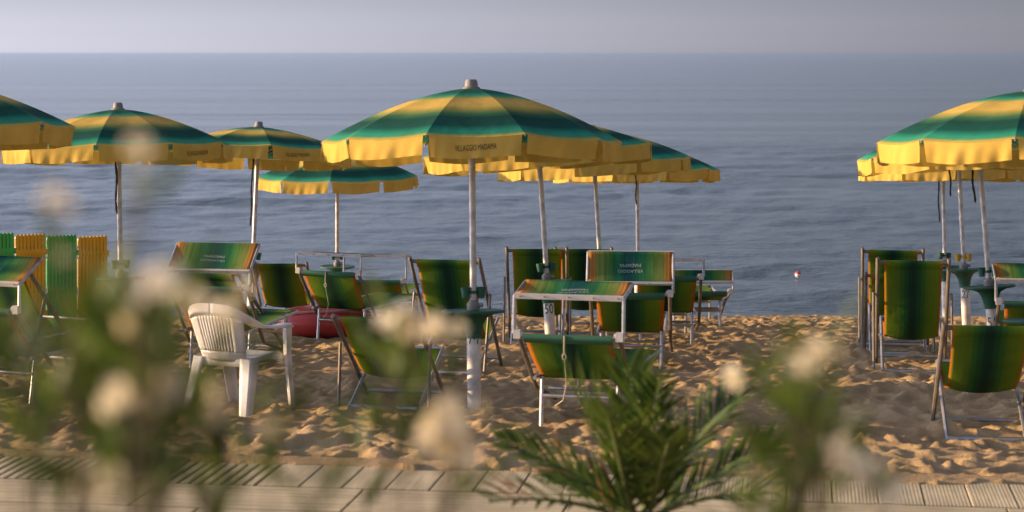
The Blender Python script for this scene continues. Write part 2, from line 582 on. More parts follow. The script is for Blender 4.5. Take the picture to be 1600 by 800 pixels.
# ------------------------------------------------------------------ sea
yr = np.concatenate([np.arange(31.0, 60, 0.11), np.arange(60, 110, 0.25), np.geomspace(111, 30000, 90)])
xr = np.concatenate([-np.geomspace(30000, 41, 40), np.arange(-40, 40, 0.25), np.geomspace(41, 30000, 40)])
SX, SY = np.meshgrid(xr, yr)
SZ = np.zeros_like(SX)
r2 = np.random.default_rng(3)
for k in range(34):
    lam = 0.55 * (6.0 / 0.55) ** r2.random()
    th = r2.normal(0, 0.55)
    ph = r2.uniform(0, 6.28)
    amp = 0.0028 * lam ** 0.9
    kk = 2 * math.pi / lam
    arg = kk * (SY * math.cos(th) + SX * math.sin(th)) + ph + 1.6 * vnoise(SX, SY, 0.09, 50 + k)
    SZ += amp * np.sin(arg)
SZ *= (0.5 + 1.3 * (vnoise(SX, SY, 0.06, 90) + 0.5)) * (1 - sstep(80, 130, SY)) * (1 - sstep(36, 41, np.abs(SX)))
sea = grid_mesh('sea', SX, SY, SZ, M['sea'])
tag(sea, kind='structure')

# ------------------------------------------------------------------ boardwalk
TH = math.atan(0.1405)
bu = Vector((math.sin(TH), math.cos(TH), 0))       # towards the sea
bv = Vector((math.cos(TH), -math.sin(TH), 0))      # along the walk
BO = Vector((0, 12.56, CAMZ - 2.485))               # seaward edge at x=0
mb = MB()


def plank(s0, s1, t0, t1, th=0.035, jit=0.0, along='t'):
    """one board between s0..s1 along the walk and t0..t1 back from the seaward edge"""
    z = random.uniform(-jit, jit)
    e = 0.004
    P = lambda s, t, zz: BO + bv * s - bu * t + Vector((0, 0, z + zz))
    top = [P(s0 + e, t0 + e, 0), P(s1 - e, t0 + e, 0), P(s1 - e, t1 - e, 0), P(s0 + e, t1 - e, 0)]
    mid = [P(s0, t0, -e), P(s1, t0, -e), P(s1, t1, -e), P(s0, t1, -e)]
    bot = [P(s0, t0, -th), P(s1, t0, -th), P(s1, t1, -th), P(s0, t1, -th)]
    off = random.uniform(0, 50)
    if along == 't':
        uv = [(off + t0, s0), (off + t0, s1), (off + t1, s1), (off + t1, s0)]
    else:
        uv = [(s0, off + t0), (s1, off + t0), (s1, off + t1), (s0, off + t1)]
    mb.add(top + mid + bot, [(3, 2, 1, 0)] + [(i, (i + 1) % 4, 4 + (i + 1) % 4, 4 + i) for i in range(4)] +
           [(4 + i, 4 + (i + 1) % 4, 8 + (i + 1) % 4, 8 + i) for i in range(4)] + [(8, 9, 10, 11)], uv * 3)


random.seed(5)
s = -9.0
while s < 9:
    if s < -1.45:
        wd, gap = 0.043, 0.022
    else:
        wd, gap = 0.245, 0.007
    plank(s, s + wd, 0.0, 0.62, 0.035, 0.0015)
    s += wd + gap
for row in range(3):
    t = 0.66 + row * 0.60
    s = -9.1 + row * 0.4
    while s < 9:
        wd = 1.18
        nb = 7
        for kx in range(nb):
            plank(s, s + wd, t + kx * 0.084, t + kx * 0.084 + 0.074, 0.03, 0.0015, along='s')
        s += wd + 0.012
for s_ in np.arange(-8.8, 9, 0.9):                # bearers under the boards
    a = BO + bv * s_ - bu * 1.25 + Vector((0, 0, -0.062))
    rot = Matrix.Rotation(-TH, 3, 'Z')
    mb.box(a, (0.08, 2.45, 0.05), rot)
walk = mb.build('boardwalk', M['plank'], None, smooth=False)
tag(walk, kind='structure')


# ------------------------------------------------------------------ parasols
def rotxy(p, tx, ty):
    return p


def make_umbrella(px, d, label, phase, text_at=None, number=None, num_ang=0.0, lean=(0, 0), seed=0, dh=0.0, num_z=0.45, rise=0.375, strap=None, cup='green', Rr=1.15, cup_ang=0.3):
    rg = random.Random(seed)
    base = gp(px, d)
    root = empty('beach_umbrella', base, 0, label, 'umbrella', 'striped beach umbrellas on the sand')
    root.rotation_euler = (R(lean[1] - 4.0), R(lean[0]), 0)
    # local angle 0 faces the camera (-y), growing to the right (+x)
    view = math.atan2(base.x, base.y)

    def dirv(deg):
        a = R(deg) - view * 0
        return Vector((math.sin(a), -math.cos(a), 0))
    # post
    q = MB(); q.lathe([(0.052, -0.30), (0.052, 0.55), (0.050, 0.565)], 20)
    post = q.build('post', M['post'], root)
    if number:
        vs, fs = text_verts(number, 0.115)
        q = MB()
        a0 = R(num_ang)
        pts = []
        for (tx, ty) in vs:
            a = a0 + tx * 0.82 / 0.0535
            pts.append((math.sin(a) * 0.0545, -math.cos(a) * 0.0545, num_z + ty * 1.15))
        q.add(pts, fs)
        q.build('lettering', M['gink'], post, smooth=False)
    # table with its funnel
    q = MB()
    q.lathe([(0.058, 0.50), (0.060, 0.535), (0.066, 0.54), (0.075, 0.60), (0.105, 0.655), (0.16, 0.682), (0.225, 0.69), (0.240, 0.694), (0.244, 0.703),
             (0.240, 0.712), (0.225, 0.714), (0.21, 0.708), (0.03, 0.708)], 40)
    q.build('table', M['green'], root)
    q = MB()
    q.lathe([(0.03, 0.708), (0.045, 0.712), (0.050, 0.735), (0.049, 0.762), (0.036, 0.775), (0.026, 0.79)], 16)
    ka = dirv(70)
    q.tube([ka * 0.03 + Vector((0, 0, 0.75)), ka * 0.075 + Vector((0, 0, 0.75))], 0.016, 8)
    q.build('clamp_knob', M['knob'], root)
    # cup holder pair on a band
    if cup:
        q = MB()
        q.lathe([(0.030, 0.835), (0.032, 0.835), (0.032, 0.86), (0.030, 0.86)], 16)
        for sgn in (-1, 1):
            cc = Vector((math.cos(cup_ang), math.sin(cup_ang), 0)) * sgn * 0.062
            q.lathe([(0.022, 0.80), (0.026, 0.803), (0.036, 0.882), (0.040, 0.885), (0.036, 0.886), (0.030, 0.87)], 14, (cc.x, cc.y, 0))
        q.build('cup_holder', M['green'] if cup == 'green' else M['yknob'], root)
    # pole
    Ze, Zt = 1.985 + dh, 1.985 + rise + dh
    q = MB(); q.lathe([(0.0255, 0.70), (0.0255, Zt - 0.03)], 16)
    q.lathe([(0.034, Ze - 0.10), (0.034, Ze - 0.04)], 16)
    q.build('pole', M['pole'], root)
    q = MB(); q.lathe([(0.066, Zt - 0.012), (0.068, Zt + 0.005), (0.052, Zt + 0.012), (0.047, Zt + 0.05), (0.040, Zt + 0.066), (0.0, Zt + 0.07)], 20)
    q.build('finial', M['knob'], root)
    # canopy of ten panels
    NP = 10
    rib = lambda k: dirv(phase - 18 + 36 * k)
    hz = [rg.uniform(-0.018, 0.018) for _ in range(NP)]

    def prof(k, t):
        r = Rr * t
        z = Ze + (Zt - Ze) * (1 - t ** 1.62)
        v = rib(k) * r
        return Vector((v.x, v.y, z + hz[k % NP] * t * t))
    q = MB()
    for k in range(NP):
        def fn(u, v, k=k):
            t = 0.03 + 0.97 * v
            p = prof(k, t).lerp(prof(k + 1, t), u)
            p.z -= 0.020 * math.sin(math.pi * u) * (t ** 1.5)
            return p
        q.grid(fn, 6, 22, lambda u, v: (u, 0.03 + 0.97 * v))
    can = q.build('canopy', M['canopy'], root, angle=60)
    # flaps
    for k in range(NP):
        a, c = prof(k, 1.0), prof(k + 1, 1.0)
        nrm = (rib(k) + rib(k + 1)).normalized()
        p1, p2, p3 = rg.uniform(0, 6), rg.uniform(0, 6), rg.uniform(0, 6)
        am = rg.uniform(0.6, 1.3)
        sw = rg.uniform(-0.015, 0.012)
        drop0 = 0.142 + rg.uniform(-0.008, 0.008)

        def flap(u, v, a=a, c=c, nrm=nrm, p1=p1, p2=p2, p3=p3, am=am, sw=sw, drop0=drop0, off=0.0):
            s_ = 0.032 + 0.936 * u
            s_ = 0.5 + (s_ - 0.5) * (1 - 0.035 * v)
            p = a.lerp(c, s_)
            p.z -= 0.020 * math.sin(math.pi * s_) + 0.001
            fold = am * v * (0.007 * math.sin(19 * u + p1) + 0.006 * math.sin(33 * u + p2 + 2 * v) + 0.010 * math.sin(7 * u + p3))
            ed = (abs(u - 0.5) * 2) ** 6
            fold += 0.02 * ed * v * math.sin(p1 * 3) * 0.5
            p = p + nrm * (fold + sw * v + off)
            p.z -= v * (drop0 + 0.006 * math.sin(5 * u + p2))
            return p
        q = MB(); q.grid(flap, 34, 7)
        q.build('valance_flap', M['flap'], can, angle=70)
        ang = phase + 36 * k
        if text_at is not None and abs(((ang - text_at + 180) % 360) - 180) < 2:
            vs, fs = text_verts("VILLAGGIO MADAMA", 0.054)
            L = (c - a).length
            q = MB()
            q.add([flap(0.5 + tx * 0.62 / L, 0.50 - (ty * 1.15 + 0.02 * tx) / drop0, off=0.004) for (tx, ty) in vs], fs)
            q.build('lettering', M['ink'], can, smooth=False)
    # ribs and struts below the cloth
    for k in range(NP):
        q = MB()
        q.tube([prof(k, t) - Vector((0, 0, 0.012)) for t in np.linspace(0.03, 1.0, 8)], 0.006, 6)
        q.tube([Vector((0, 0, Ze - 0.07)) + rib(k) * 0.03, prof(k, 0.55) - Vector((0, 0, 0.012))], 0.005, 6)
        q.build('rib', M['pole'], root)
    if strap:
        q = MB()
        (sx, sy), z0, z1 = strap
        pts = []
        for i in range(13):
            t = i / 12
            pts.append((sx * 0.8 + 0.006 * math.sin(t * 9 + seed), sy, (Ze - 0.05) + (-(Ze - 0.05) + z0) * 0 - t * (Ze - 0.05 - z1)))
        q.tube(pts, [0.007 + 0.005 * abs(math.sin(i * 1.3)) for i in range(13)], 6, flat=0.4)
        q.build('strap', M['strap'], root)
    return root


make_umbrella(-122, 16.6, 'striped umbrella cut off by the left edge of the photo', 46, seed=1, dh=0.10)
make_umbrella(741, 16.0, 'largest striped umbrella, its front flap lettered, in the middle of the beach', 2.5, 2.5, "74", 0, (-0.6, 0), 2, dh=0.01, num_z=0.50, rise=0.405)
make_umbrella(1622, 15.4, 'striped umbrella cut off by the right edge, nearest in its row', -2, seed=3, dh=0.03)
make_umbrella(190, 21.0, 'striped umbrella beside the yellow and green plastic fence', 18, 54, None, 0, (-1.6, 0), 4, dh=0.03, strap=((-0.03, -0.03), 1.8, 1.35))
make_umbrella(862, 20.4, 'striped umbrella on the leaning pole of the white post numbered 50', 14, None, "50", 2, (-3.6, 0), 5, num_z=0.44, dh=-0.03, rise=0.33)
make_umbrella(1555, 19.8, 'striped umbrella on the white post numbered 51', -16, -16, "51", -11, (-3.6, 0), 6, dh=-0.02, cup_ang=2.6, num_z=0.37, strap=((-0.12, -0.1), 1.8, 1.5))
make_umbrella(391, 25.2, 'low striped umbrella with pale finial behind the raised lounger hood', 32, 32, None, 0, (1.6, -3.0), 7, rise=0.29, dh=0.12, strap=((-0.06, -0.04), 1.8, 1.2))
make_umbrella(944, 24.7, 'striped umbrella with leaning pole behind the upright lettered lounger hood', 6, None, None, 0, (-3.4, 1), 8, dh=-0.04)
make_umbrella(1511, 24.2, 'striped umbrella on the white post numbered 27 with yellow cup holder', -8, None, "27", -8, (-2.0, 0), 9, dh=0.02, cup='yellow', cup_ang=2.9, num_z=0.42, strap=((-0.16, -0.1), 1.8, 1.55))
make_umbrella(527, 29.3, 'small flat looking striped umbrella nearest the water, left of the biggest one', 18, None, None, 0, (0, 4.5), 10, dh=-0.03, rise=0.34)
make_umbrella(998, 28.9, 'farthest striped umbrella right of the biggest one, a dark cord hanging from its rim', 0, None, None, 0, (-0.5, 0), 11, dh=0.02, strap=((-0.1, -1.1), 1.8, 1.55))
make_umbrella(1478, 28.5, 'farthest striped umbrella in the right column, mostly hidden by nearer canopies', -20, None, None, 0, (-0.4, 0), 12, dh=0.03, strap=((-0.09, -0.05), 1.8, 1.3))


NEAR = bpy.data.objects['beach_umbrella']
for x_, d_ in ((-8.9, 17.3), (-13.2, 18.0), (-8.1, 21.9)):  # unseen umbrella copies, added left of the view to throw shade on the beach
    o = copy_tree(NEAR)
    o.location = (x_, d_, float(gz(x_, d_)))
    o["label"] = 'striped umbrella added out of view beyond the left edge to cast shade'


# ------------------------------------------------------------------ deck chairs
def lerp(a, b, t):
    return a + (b - a) * t


def make_deck_chair(px, d, face, label, top=(-0.34, 1.0), foot=(0.52, 0.0), front=(0.60, 0.40), rear=(-0.46, 0.0), seed=0, width=0.62, low=0.27, dz=0.0, prop=True):
    base = gp(px, d)
    base.z = min(base.z, sand_z(base.x, base.y) + 0.02) + dz
    root = empty('deck_chair', base, -R(face), label, 'deck chair', 'striped canvas deck chairs on the sand')
    hw = width / 2
    rx = hw
    V = lambda x, p: Vector((x, p[0], p[1]))
    sink = 0.035
    for sg in (-1, 1):
        q = MB()
        a, c = V(sg * rx, top), V(sg * rx, foot)
        dr = (a - c).normalized()
        q.tube([a + dr * 0.05, a + dr * 0.045, c - dr * sink], [0.013, 0.0165, 0.0165], 8, flat=1.25)
        q.build('side_rail', M['rail'], root)
        q = MB()
        xx = sg * (rx - 0.045)
        q.tube([V(xx, front), V(xx, rear) + Vector((0, 0, -sink))], 0.0145, 8, flat=1.2)
        q.build('leg', M['alu'], root)
        if prop:
            q = MB()
            xo = sg * (rx + 0.034)
            pa = V(xo, (lerp(top[0], foot[0], 0.30), lerp(top[1], foot[1], 0.30)))
            pc = V(xo, (lerp(rear[0], front[0], 0.13), lerp(rear[1], front[1], 0.13)))
            q.tube([pa, pc], 0.0125, 8, flat=1.3)
            q.build('prop', M['rail'], root)
    q = MB(); q.tube([V(-rx, top), V(rx, top)], 0.017, 10)
    q.build('top_bar', M['rail'], root)
    q = MB(); q.tube([V(-rx + 0.045, front), V(rx - 0.045, front)], 0.015, 8)
    q.build('front_bar', M['alu'], root)
    q = MB()
    f1 = (lerp(rear[0], front[0], 0.10), lerp(rear[1], front[1], 0.10))
    q.tube([V(-rx + 0.045, f1), V(rx - 0.045, f1)], 0.021, 8)
    q.build('stretcher', M['alu'], root)
    q = MB()
    f2 = (lerp(foot[0], top[0], 0.06), lerp(foot[1], top[1], 0.06))
    q.tube([V(-rx, f2), V(rx, f2)], 0.015, 8)
    q.build('stretcher', M['alu'], root)
    # sling
    cy = lerp(top[0], front[0], 0.60)
    t_ = 0.62
    ch = (low - top[1] * (1 - t_) ** 2 - front[1] * t_ ** 2) / (2 * t_ * (1 - t_))
    sw = hw - 0.058
    rg = random.Random(seed)
    ph = rg.uniform(0, 6)

    def fn(u, v):
        y = top[0] * (1 - v) ** 2 + 2 * v * (1 - v) * cy + v * v * front[0]
        z = top[1] * (1 - v) ** 2 + 2 * v * (1 - v) * ch + v * v * front[1]
        x = (u - 0.5) * 2 * sw * (1 - 0.04 * math.sin(math.pi * v))
        sag = math.sin(math.pi * v) * (1 - (2 * u - 1) ** 2)
        z -= 0.055 * sag * v
        y += -0.02 * sag + 0.006 * math.sin(6 * u + ph + 4 * v)
        return Vector((x, y, z + 0.018 * (1 if v == 0 else 0)))
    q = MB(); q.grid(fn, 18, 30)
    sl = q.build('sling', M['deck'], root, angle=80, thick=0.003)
    q = MB()
    q.grid(lambda u, v: Vector(((u - 0.5) * 2 * sw, top[0] - 0.020 * math.sin(math.pi * (v * 0.9 + 0.05)) - 0.006 + 0.05 * (v - 0.5), top[1] + 0.020 - 0.075 * v)), 8, 6)
    q.build('hem', M['deck'], sl, angle=80)
    return root


UP = dict(top=(-0.34, 1.0), foot=(0.52, 0.0))
LOW = dict(top=(-0.52, 0.72), foot=(0.50, 0.0), front=(0.62, 0.36), rear=(-0.40, 0.0), low=0.21)
make_deck_chair(1536, 14.7, 7, 'low reclined deck chair at the right edge, nearest on that side', seed=1, top=(-0.52, 0.83), foot=(0.50, 0.0), front=(0.62, 0.44), rear=(-0.40, 0.0), low=0.31, prop=False)
make_deck_chair(1425, 19.0, 9, 'upright deck chair whose whole canvas shows beside the post numbered 27', seed=2)
make_deck_chair(1402, 20.9, 9, 'lower deck chair hidden between the two tall ones on the right', seed=3, top=(-0.44, 0.80), foot=(0.5, 0))
make_deck_chair(1394, 22.3, 9, 'tall upright deck chair farthest back of the group on the right', seed=4)
make_deck_chair(840, 22.2, 2, 'tall upright deck chair behind the white post numbered 50', seed=5)
make_deck_chair(912, 23.7, 2, 'deck chair partly hidden behind the upright lettered hood', seed=6, top=(-0.36, 0.97))
make_deck_chair(710, 18.7, 12, 'upright deck chair behind the largest umbrella pole and its green table', seed=7)
make_deck_chair(612, 16.0, 10, 'low reclined deck chair left of the post numbered 74', seed=8, **LOW)
make_deck_chair(445, 24.2, 2, 'deck chair left of the red plastic boat', seed=9, top=(-0.40, 0.80))
make_deck_chair(362, 20.2, 22, 'deck chair turned aside under the raised lettered hood', seed=10, top=(-0.42, 0.84), prop=False)
make_deck_chair(32, 18.6, 26, 'wide upright deck chair in front of the plastic fence', seed=11)


# ------------------------------------------------------------------ sun loungers with hoods
def make_lounger(px, d, face, label, hood=60, back=(0.66, 0.40), seed=0, width=0.70, arm=0.27, hood_len=0.33, text=False, cord=False, dz=0.0):
    """head end at the root towards the camera; hood = tilt of its cloth above the horizontal, degrees"""
    base = gp(px, d)
    base.z = min(base.z, sand_z(base.x, base.y) + 0.02) + dz
    root = empty('sun_lounger', base, -R(face), label, 'sun lounger', 'striped canvas sun loungers with sun hoods')
    hw = width / 2
    H = 0.34
    tz, run = back                      # height of the backrest top, horizontal run of the backrest
    by = 0.30                            # where the backrest meets the bed
    ty = by - run
    for sg in (-1, 1):
        q = MB(); q.tube([(sg * (hw - 0.05), by - 0.12, H - 0.01), (sg * (hw - 0.05), 1.72, H - 0.02)], 0.015, 8)
        q.build('bed_rail', M['alu'], root)
        q = MB()
        k = 1.35
        q.tube([(sg * hw, ty, tz), (sg * hw, lerp(ty, by, k), lerp(tz, H, k)), (sg * hw, by + 0.75, 0.05)], 0.0165, 8)
        q.build('backrest_rail', M['rail'], root)
        for yy, spread in ((by - 0.02, -0.06), (1.45, 0.05)):
            q = MB(); q.tube([(sg * (hw - 0.08), yy, H - 0.01), (sg * (hw - 0.085), yy + spread, -0.05)], 0.015, 8)
            q.build('leg', M['alu'], root)
        q = MB()
        q.box((sg * (hw + 0.004), ty, tz + 0.01), (0.05, 0.05, 0.06))
        q.tube([(sg * (hw + 0.03), ty, tz + 0.012), (sg * (hw - 0.035), ty, tz + 0.012)], 0.021, 10)
        q.build('hinge', M['hinge'], root)
    for wx_, yy, zz in ((hw - 0.08, by - 0.045, 0.20), (hw - 0.08, 1.46, 0.16), (hw, ty, tz), (hw, by + 0.52, 0.16), (hw - 0.05, 1.72, H - 0.02)):
        q = MB()
        q.tube([(-wx_, yy, zz), (wx_, yy, zz)], 0.014, 8)
        q.build('crossbar', M['alu'], root)
    sw = hw - 0.045
    q = MB()
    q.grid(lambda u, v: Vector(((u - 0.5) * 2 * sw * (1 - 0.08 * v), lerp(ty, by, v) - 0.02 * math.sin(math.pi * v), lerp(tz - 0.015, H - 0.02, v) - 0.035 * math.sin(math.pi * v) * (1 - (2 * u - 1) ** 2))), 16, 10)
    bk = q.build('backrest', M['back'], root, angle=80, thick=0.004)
    q = MB()
    q.grid(lambda u, v: Vector(((u - 0.5) * 2 * sw, ty - 0.024 * math.sin(math.pi * v) + 0.03 * (v - 0.6), tz + 0.016 - 0.065 * v)), 8, 6)
    q.build('hem', M['hem'], bk)
    q = MB()
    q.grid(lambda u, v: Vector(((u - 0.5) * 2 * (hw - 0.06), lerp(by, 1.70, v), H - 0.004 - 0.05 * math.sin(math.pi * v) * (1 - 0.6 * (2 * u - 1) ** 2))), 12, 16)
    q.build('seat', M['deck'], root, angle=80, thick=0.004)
    # hood: arms rise from the hinges, cloth panel between two bars
    ha = R(hood)
    if hood_len > 0:
        lo = Vector((0, ty - 0.03 + arm * math.cos(R(80)), tz + arm * math.sin(R(80)))) if arm > 0 else Vector((0, ty - 0.06, tz + 0.03))
        dirh = Vector((0, math.cos(ha), math.sin(ha)))
        hi = lo + dirh * hood_len
        hx = hw + 0.028
        for sg in (-1, 1):
            q = MB()
            q.tube([(sg * hx, ty, tz + 0.012), (sg * hx, lo.y, lo.z), (sg * hx, hi.y, hi.z)], 0.0125, 8)
            q.build('hood_arm', M['alu'], root)
        q = MB()
        q.box((0, lo.y, lo.z), (2 * hx, 0.022, 0.034), Matrix.Rotation(ha, 3, 'X'))
        q.tube([(-hx, hi.y, hi.z), (hx, hi.y, hi.z)], 0.013, 8)
        bar = q.build('hood_bar', M['hinge'], root)
        q = MB()
        for i in range(5):
            x = lerp(-hx + 0.04, hx - 0.04, i / 4)
            q.lathe([(0.0, -0.004), (0.009, -0.003), (0.009, 0.003), (0.0, 0.004)], 8, (x, lo.y - 0.014, lo.z))
        q.build('stud', M['knob'], bar)
        nr = Vector((0, -math.sin(ha), math.cos(ha)))
        rg = random.Random(seed)
        ph = rg.uniform(0, 6)

        def hf(u, v, off=0.0):
            p = lo.lerp(hi, v)
            sg_ = math.sin(math.pi * v)
            w_ = -0.03 * sg_ * (1 - 0.5 * (2 * u - 1) ** 2) + 0.006 * math.sin(9 * u + ph + 3 * v) * sg_
            p = p + nr * (0.014 + w_ + off)
            p.x = (u - 0.5) * 2 * (hx - 0.005)
            return p
        q = MB(); q.grid(hf, 24, 10)
        hd = q.build('hood', M['hood'], root, angle=80, thick=0.003)
        if text:
            q = MB()
            for s_, yo in (("VILLAGGIO", 0.028), ("MADAMA", -0.028)):
                vs, fs = text_verts(s_, 0.043)
                q.add([hf(0.5 - tx * 1.05 / (2 * hx), 0.5 - (ty_ + yo) / hood_len, 0.005) for (tx, ty_) in vs], [tuple(reversed(f)) for f in fs])
            q.build('lettering', M['wink'], hd, smooth=False)
    if cord:
        q = MB()
        q.tube([(-0.02, ty - 0.03, tz + 0.01), (-0.022, ty - 0.035, tz - 0.09), (-0.018, ty - 0.03, tz - 0.12)], 0.006, 6)
        q.tube([Vector((-0.02 + 0.012 * math.cos(a), ty - 0.035, tz - 0.13 + 0.02 * math.sin(a))) for a in np.linspace(0, 6.28, 10)], 0.0055, 6)
        q.tube([(-0.02, ty - 0.03, tz - 0.15), (-0.022, ty + 0.04, tz - 0.33), (-0.05, ty + 0.06, tz - 0.44), (-0.12, ty + 0.12, tz - 0.49)], 0.0045, 6)
        q.build('cord', M['cord'], root)
    return root


make_lounger(893, 14.35, 14, 'nearest sun lounger with its flat hood and knotted cord, behind the palm', hood=11, text=True, cord=True, seed=1)
make_lounger(985, 18.7, 5, 'sun lounger whose steep hood faces the camera with white upside-down lettering', hood=60, arm=0.10, text=True, seed=2, back=(0.70, 0.38), hood_len=0.30)
make_lounger(1042, 21.7, 2, 'hooded sun lounger right behind the one with the steep lettered hood', hood=-5, arm=0.18, hood_len=0.3, seed=3, back=(0.72, 0.30))
make_lounger(1092, 24.3, 0, 'low sun lounger nearest the water with a small steep hood', hood=55, arm=0.12, hood_len=0.15, seed=4, back=(0.46, 0.45))
make_lounger(330, 18.6, 10, 'sun lounger with a raised lettered hood behind the white plastic chair', hood=36, arm=0.15, text=True, seed=5, back=(0.74, 0.38), hood_len=0.36)
make_lounger(516, 22.2, 22, 'sun lounger in front of the red plastic boat, its thin hood seen edge on', hood=-4, arm=0.19, hood_len=0.3, seed=6, cord=True, back=(0.74, 0.34))
make_lounger(588, 25.4, 6, 'sun lounger in the gap left of the tall deck chair, thin hood seen edge on', hood=-4, arm=0.30, hood_len=0.26, seed=7, back=(0.56, 0.4))
make_lounger(-26, 15.9, 22, 'hooded sun lounger cut off by the left edge behind the flowering bush', hood=30, arm=0.20, text=True, seed=8, back=(0.72, 0.38))
make_lounger(1622, 19.0, 8, 'hooded sun lounger cut off by the right edge beside post 51', hood=20, arm=0.2, seed=9, back=(0.62, 0.4))


# ------------------------------------------------------------------ white plastic armchair
def make_armchair():
    base = gp(372, 15.5)
    root = empty('plastic_armchair', base, -R(27), 'white plastic armchair with a slotted back standing on the sand', 'chair')
    base.z = sand_z(base.x, base.y) - 0.005
    root.location = base
    W = M['white']
    root.scale = (0.95, 0.97, 1)
    # seat
    q = MB()
    q.grid(lambda u, v: Vector(((u - 0.5) * (0.44 + 0.05 * v), -0.20 + 0.44 * v, 0.415 + 0.02 * v - 0.02 * math.sin(math.pi * u) * math.sin(math.pi * v) - (0.035 if v > 0.97 else 0))), 10, 14)
    q.build('seat', W, root, thick=0.012)
    q = MB()
    for sg in (-1, 1):
        q.grid(lambda u, v, sg=sg: Vector((sg * (0.225 + 0.02 * u), -0.20 + 0.44 * u, 0.425 - 0.06 * v * (1.3 - math.sin(math.pi * u)))), 10, 2)
    q.grid(lambda u, v: Vector(((u - 0.5) * 0.44, -0.205, 0.425 - 0.055 * v)), 6, 2)
    q.build('apron', W, root, thick=0.008)
    # backrest: frame with slots between slats
    def bp(u, v):
        x = (u - 0.5) * (0.40 + 0.10 * v)
        z = 0.41 + 0.36 * v + 0.035 * v * (1 - (2 * u - 1) ** 2)
        y = -0.20 - 0.13 * v + 0.05 * (2 * u - 1) ** 2 - 0.02
        return Vector((x, y, z))
    q = MB()
    def patch(u0, u1, v0, v1, nu, nv):
        q.grid(lambda u, v: bp(lerp(u0, u1, u), lerp(v0, v1, v)), nu, nv)
    patch(0, 0.20, 0.18, 0.86, 4, 10); patch(0.80, 1, 0.18, 0.86, 4, 10)
    patch(0, 1, 0, 0.18, 14, 3); patch(0, 1, 0.86, 1.0, 14, 3)
    nsl = 10
    for i in range(nsl):
        c0 = 0.20 + 0.60 * (i + 0.5) / nsl
        hwid = 0.0235
        if i in (0, nsl - 1): hwid = 0.0235
        patch(c0 - hwid, c0 + hwid, 0.18, 0.86, 1, 10)
    q.build('backrest', W, root, thick=0.010)
    # top roll running into the arms, arm fronts flow down into front legs
    for sg in (-1, 1):
        q = MB()
        path = [(0.0 * sg, -0.355, 0.815), (0.13 * sg, -0.345, 0.808), (0.225 * sg, -0.31, 0.775), (0.27 * sg, -0.22, 0.715), (0.285 * sg, -0.08, 0.665), (0.29 * sg, 0.08, 0.645), (0.285 * sg, 0.21, 0.645), (0.285 * sg, 0.25, 0.635)]
        pts = [Vector(p) for p in path]
        sm = []
        for i in range(len(pts) - 1):
            for t in (0, 0.34, 0.67):
                p0 = pts[max(i - 1, 0)]; p1 = pts[i]; p2 = pts[i + 1]; p3 = pts[min(i + 2, len(pts) - 1)]
                sm.append(0.5 * ((2 * p1) + (-p0 + p2) * t + (2 * p0 - 5 * p1 + 4 * p2 - p3) * t * t + (-p0 + 3 * p1 - 3 * p2 + p3) * t ** 3))
        sm.append(pts[-1])
        n_ = len(sm)
        def strip(u, v, sm=sm, sg=sg):
            i = min(int(v * (n_ - 1)), n_ - 2); f = v * (n_ - 1) - i
            p = sm[i].lerp(sm[i + 1], f)
            flat = sstep(0.30, 0.55, v)
            wd = (0.035 + 0.022 * flat)
            a = (u - 0.5) * 2
            # vertical band at the back turns into a flat arm
            return p + Vector((sg * wd * a * float(flat), 0, wd * a * (1 - float(flat)) - 0.012 * a * a))
        q.grid(strip, 6, 30)
        q.build('armrest', W, root, thick=0.014)
        # legs: tapered U channels
        for (tx, ty, tz), (bx, by_), w0, w1, out in (((0.285, 0.225, 0.645), (0.265, 0.335), 0.07, 0.044, 1), ((0.225, -0.165, 0.43), (0.275, -0.30), 0.08, 0.048, -1)):
            q = MB()
            top = Vector((sg * tx, ty, tz)); bot = Vector((sg * bx, by_, -0.03))
            if out == 1:
                ctr = [top, Vector((sg * 0.278, 0.245, 0.43)), bot]
            else:
                ctr = [top, top.lerp(bot, 0.5), bot]
            def leg(u, v, ctr=ctr, w0=w0, w1=w1, sg=sg, out=out):
                p = ctr[0].lerp(ctr[1], v * 2) if v < 0.5 else ctr[1].lerp(ctr[2], v * 2 - 1)
                wd = lerp(w0, w1, v)
                a = (u - 0.25) * 2 * math.pi
                # rounded corner channel: outer corner convex
                prof = [(-1, -out * 1.0), (0.1, -out * 1.0 * 0.2), (1.0, 0.9 * out), (1.0, -out * 0.9)]
                k = u * 3
                i = min(int(k), 2); f = k - i
                pr = [(-0.75, 0.55 * out), (0.35, 0.55 * out), (0.55, 0.35 * out), (0.55, -0.75 * out)]
                xx = lerp(pr[i][0], pr[i + 1][0], f); yy = lerp(pr[i][1], pr[i + 1][1], f)
                return p + Vector((sg * xx * wd, yy * wd, 0))
            q.grid(leg, 9, 10)
            q.build('leg', W, root, thick=0.008)
    return root


make_armchair()


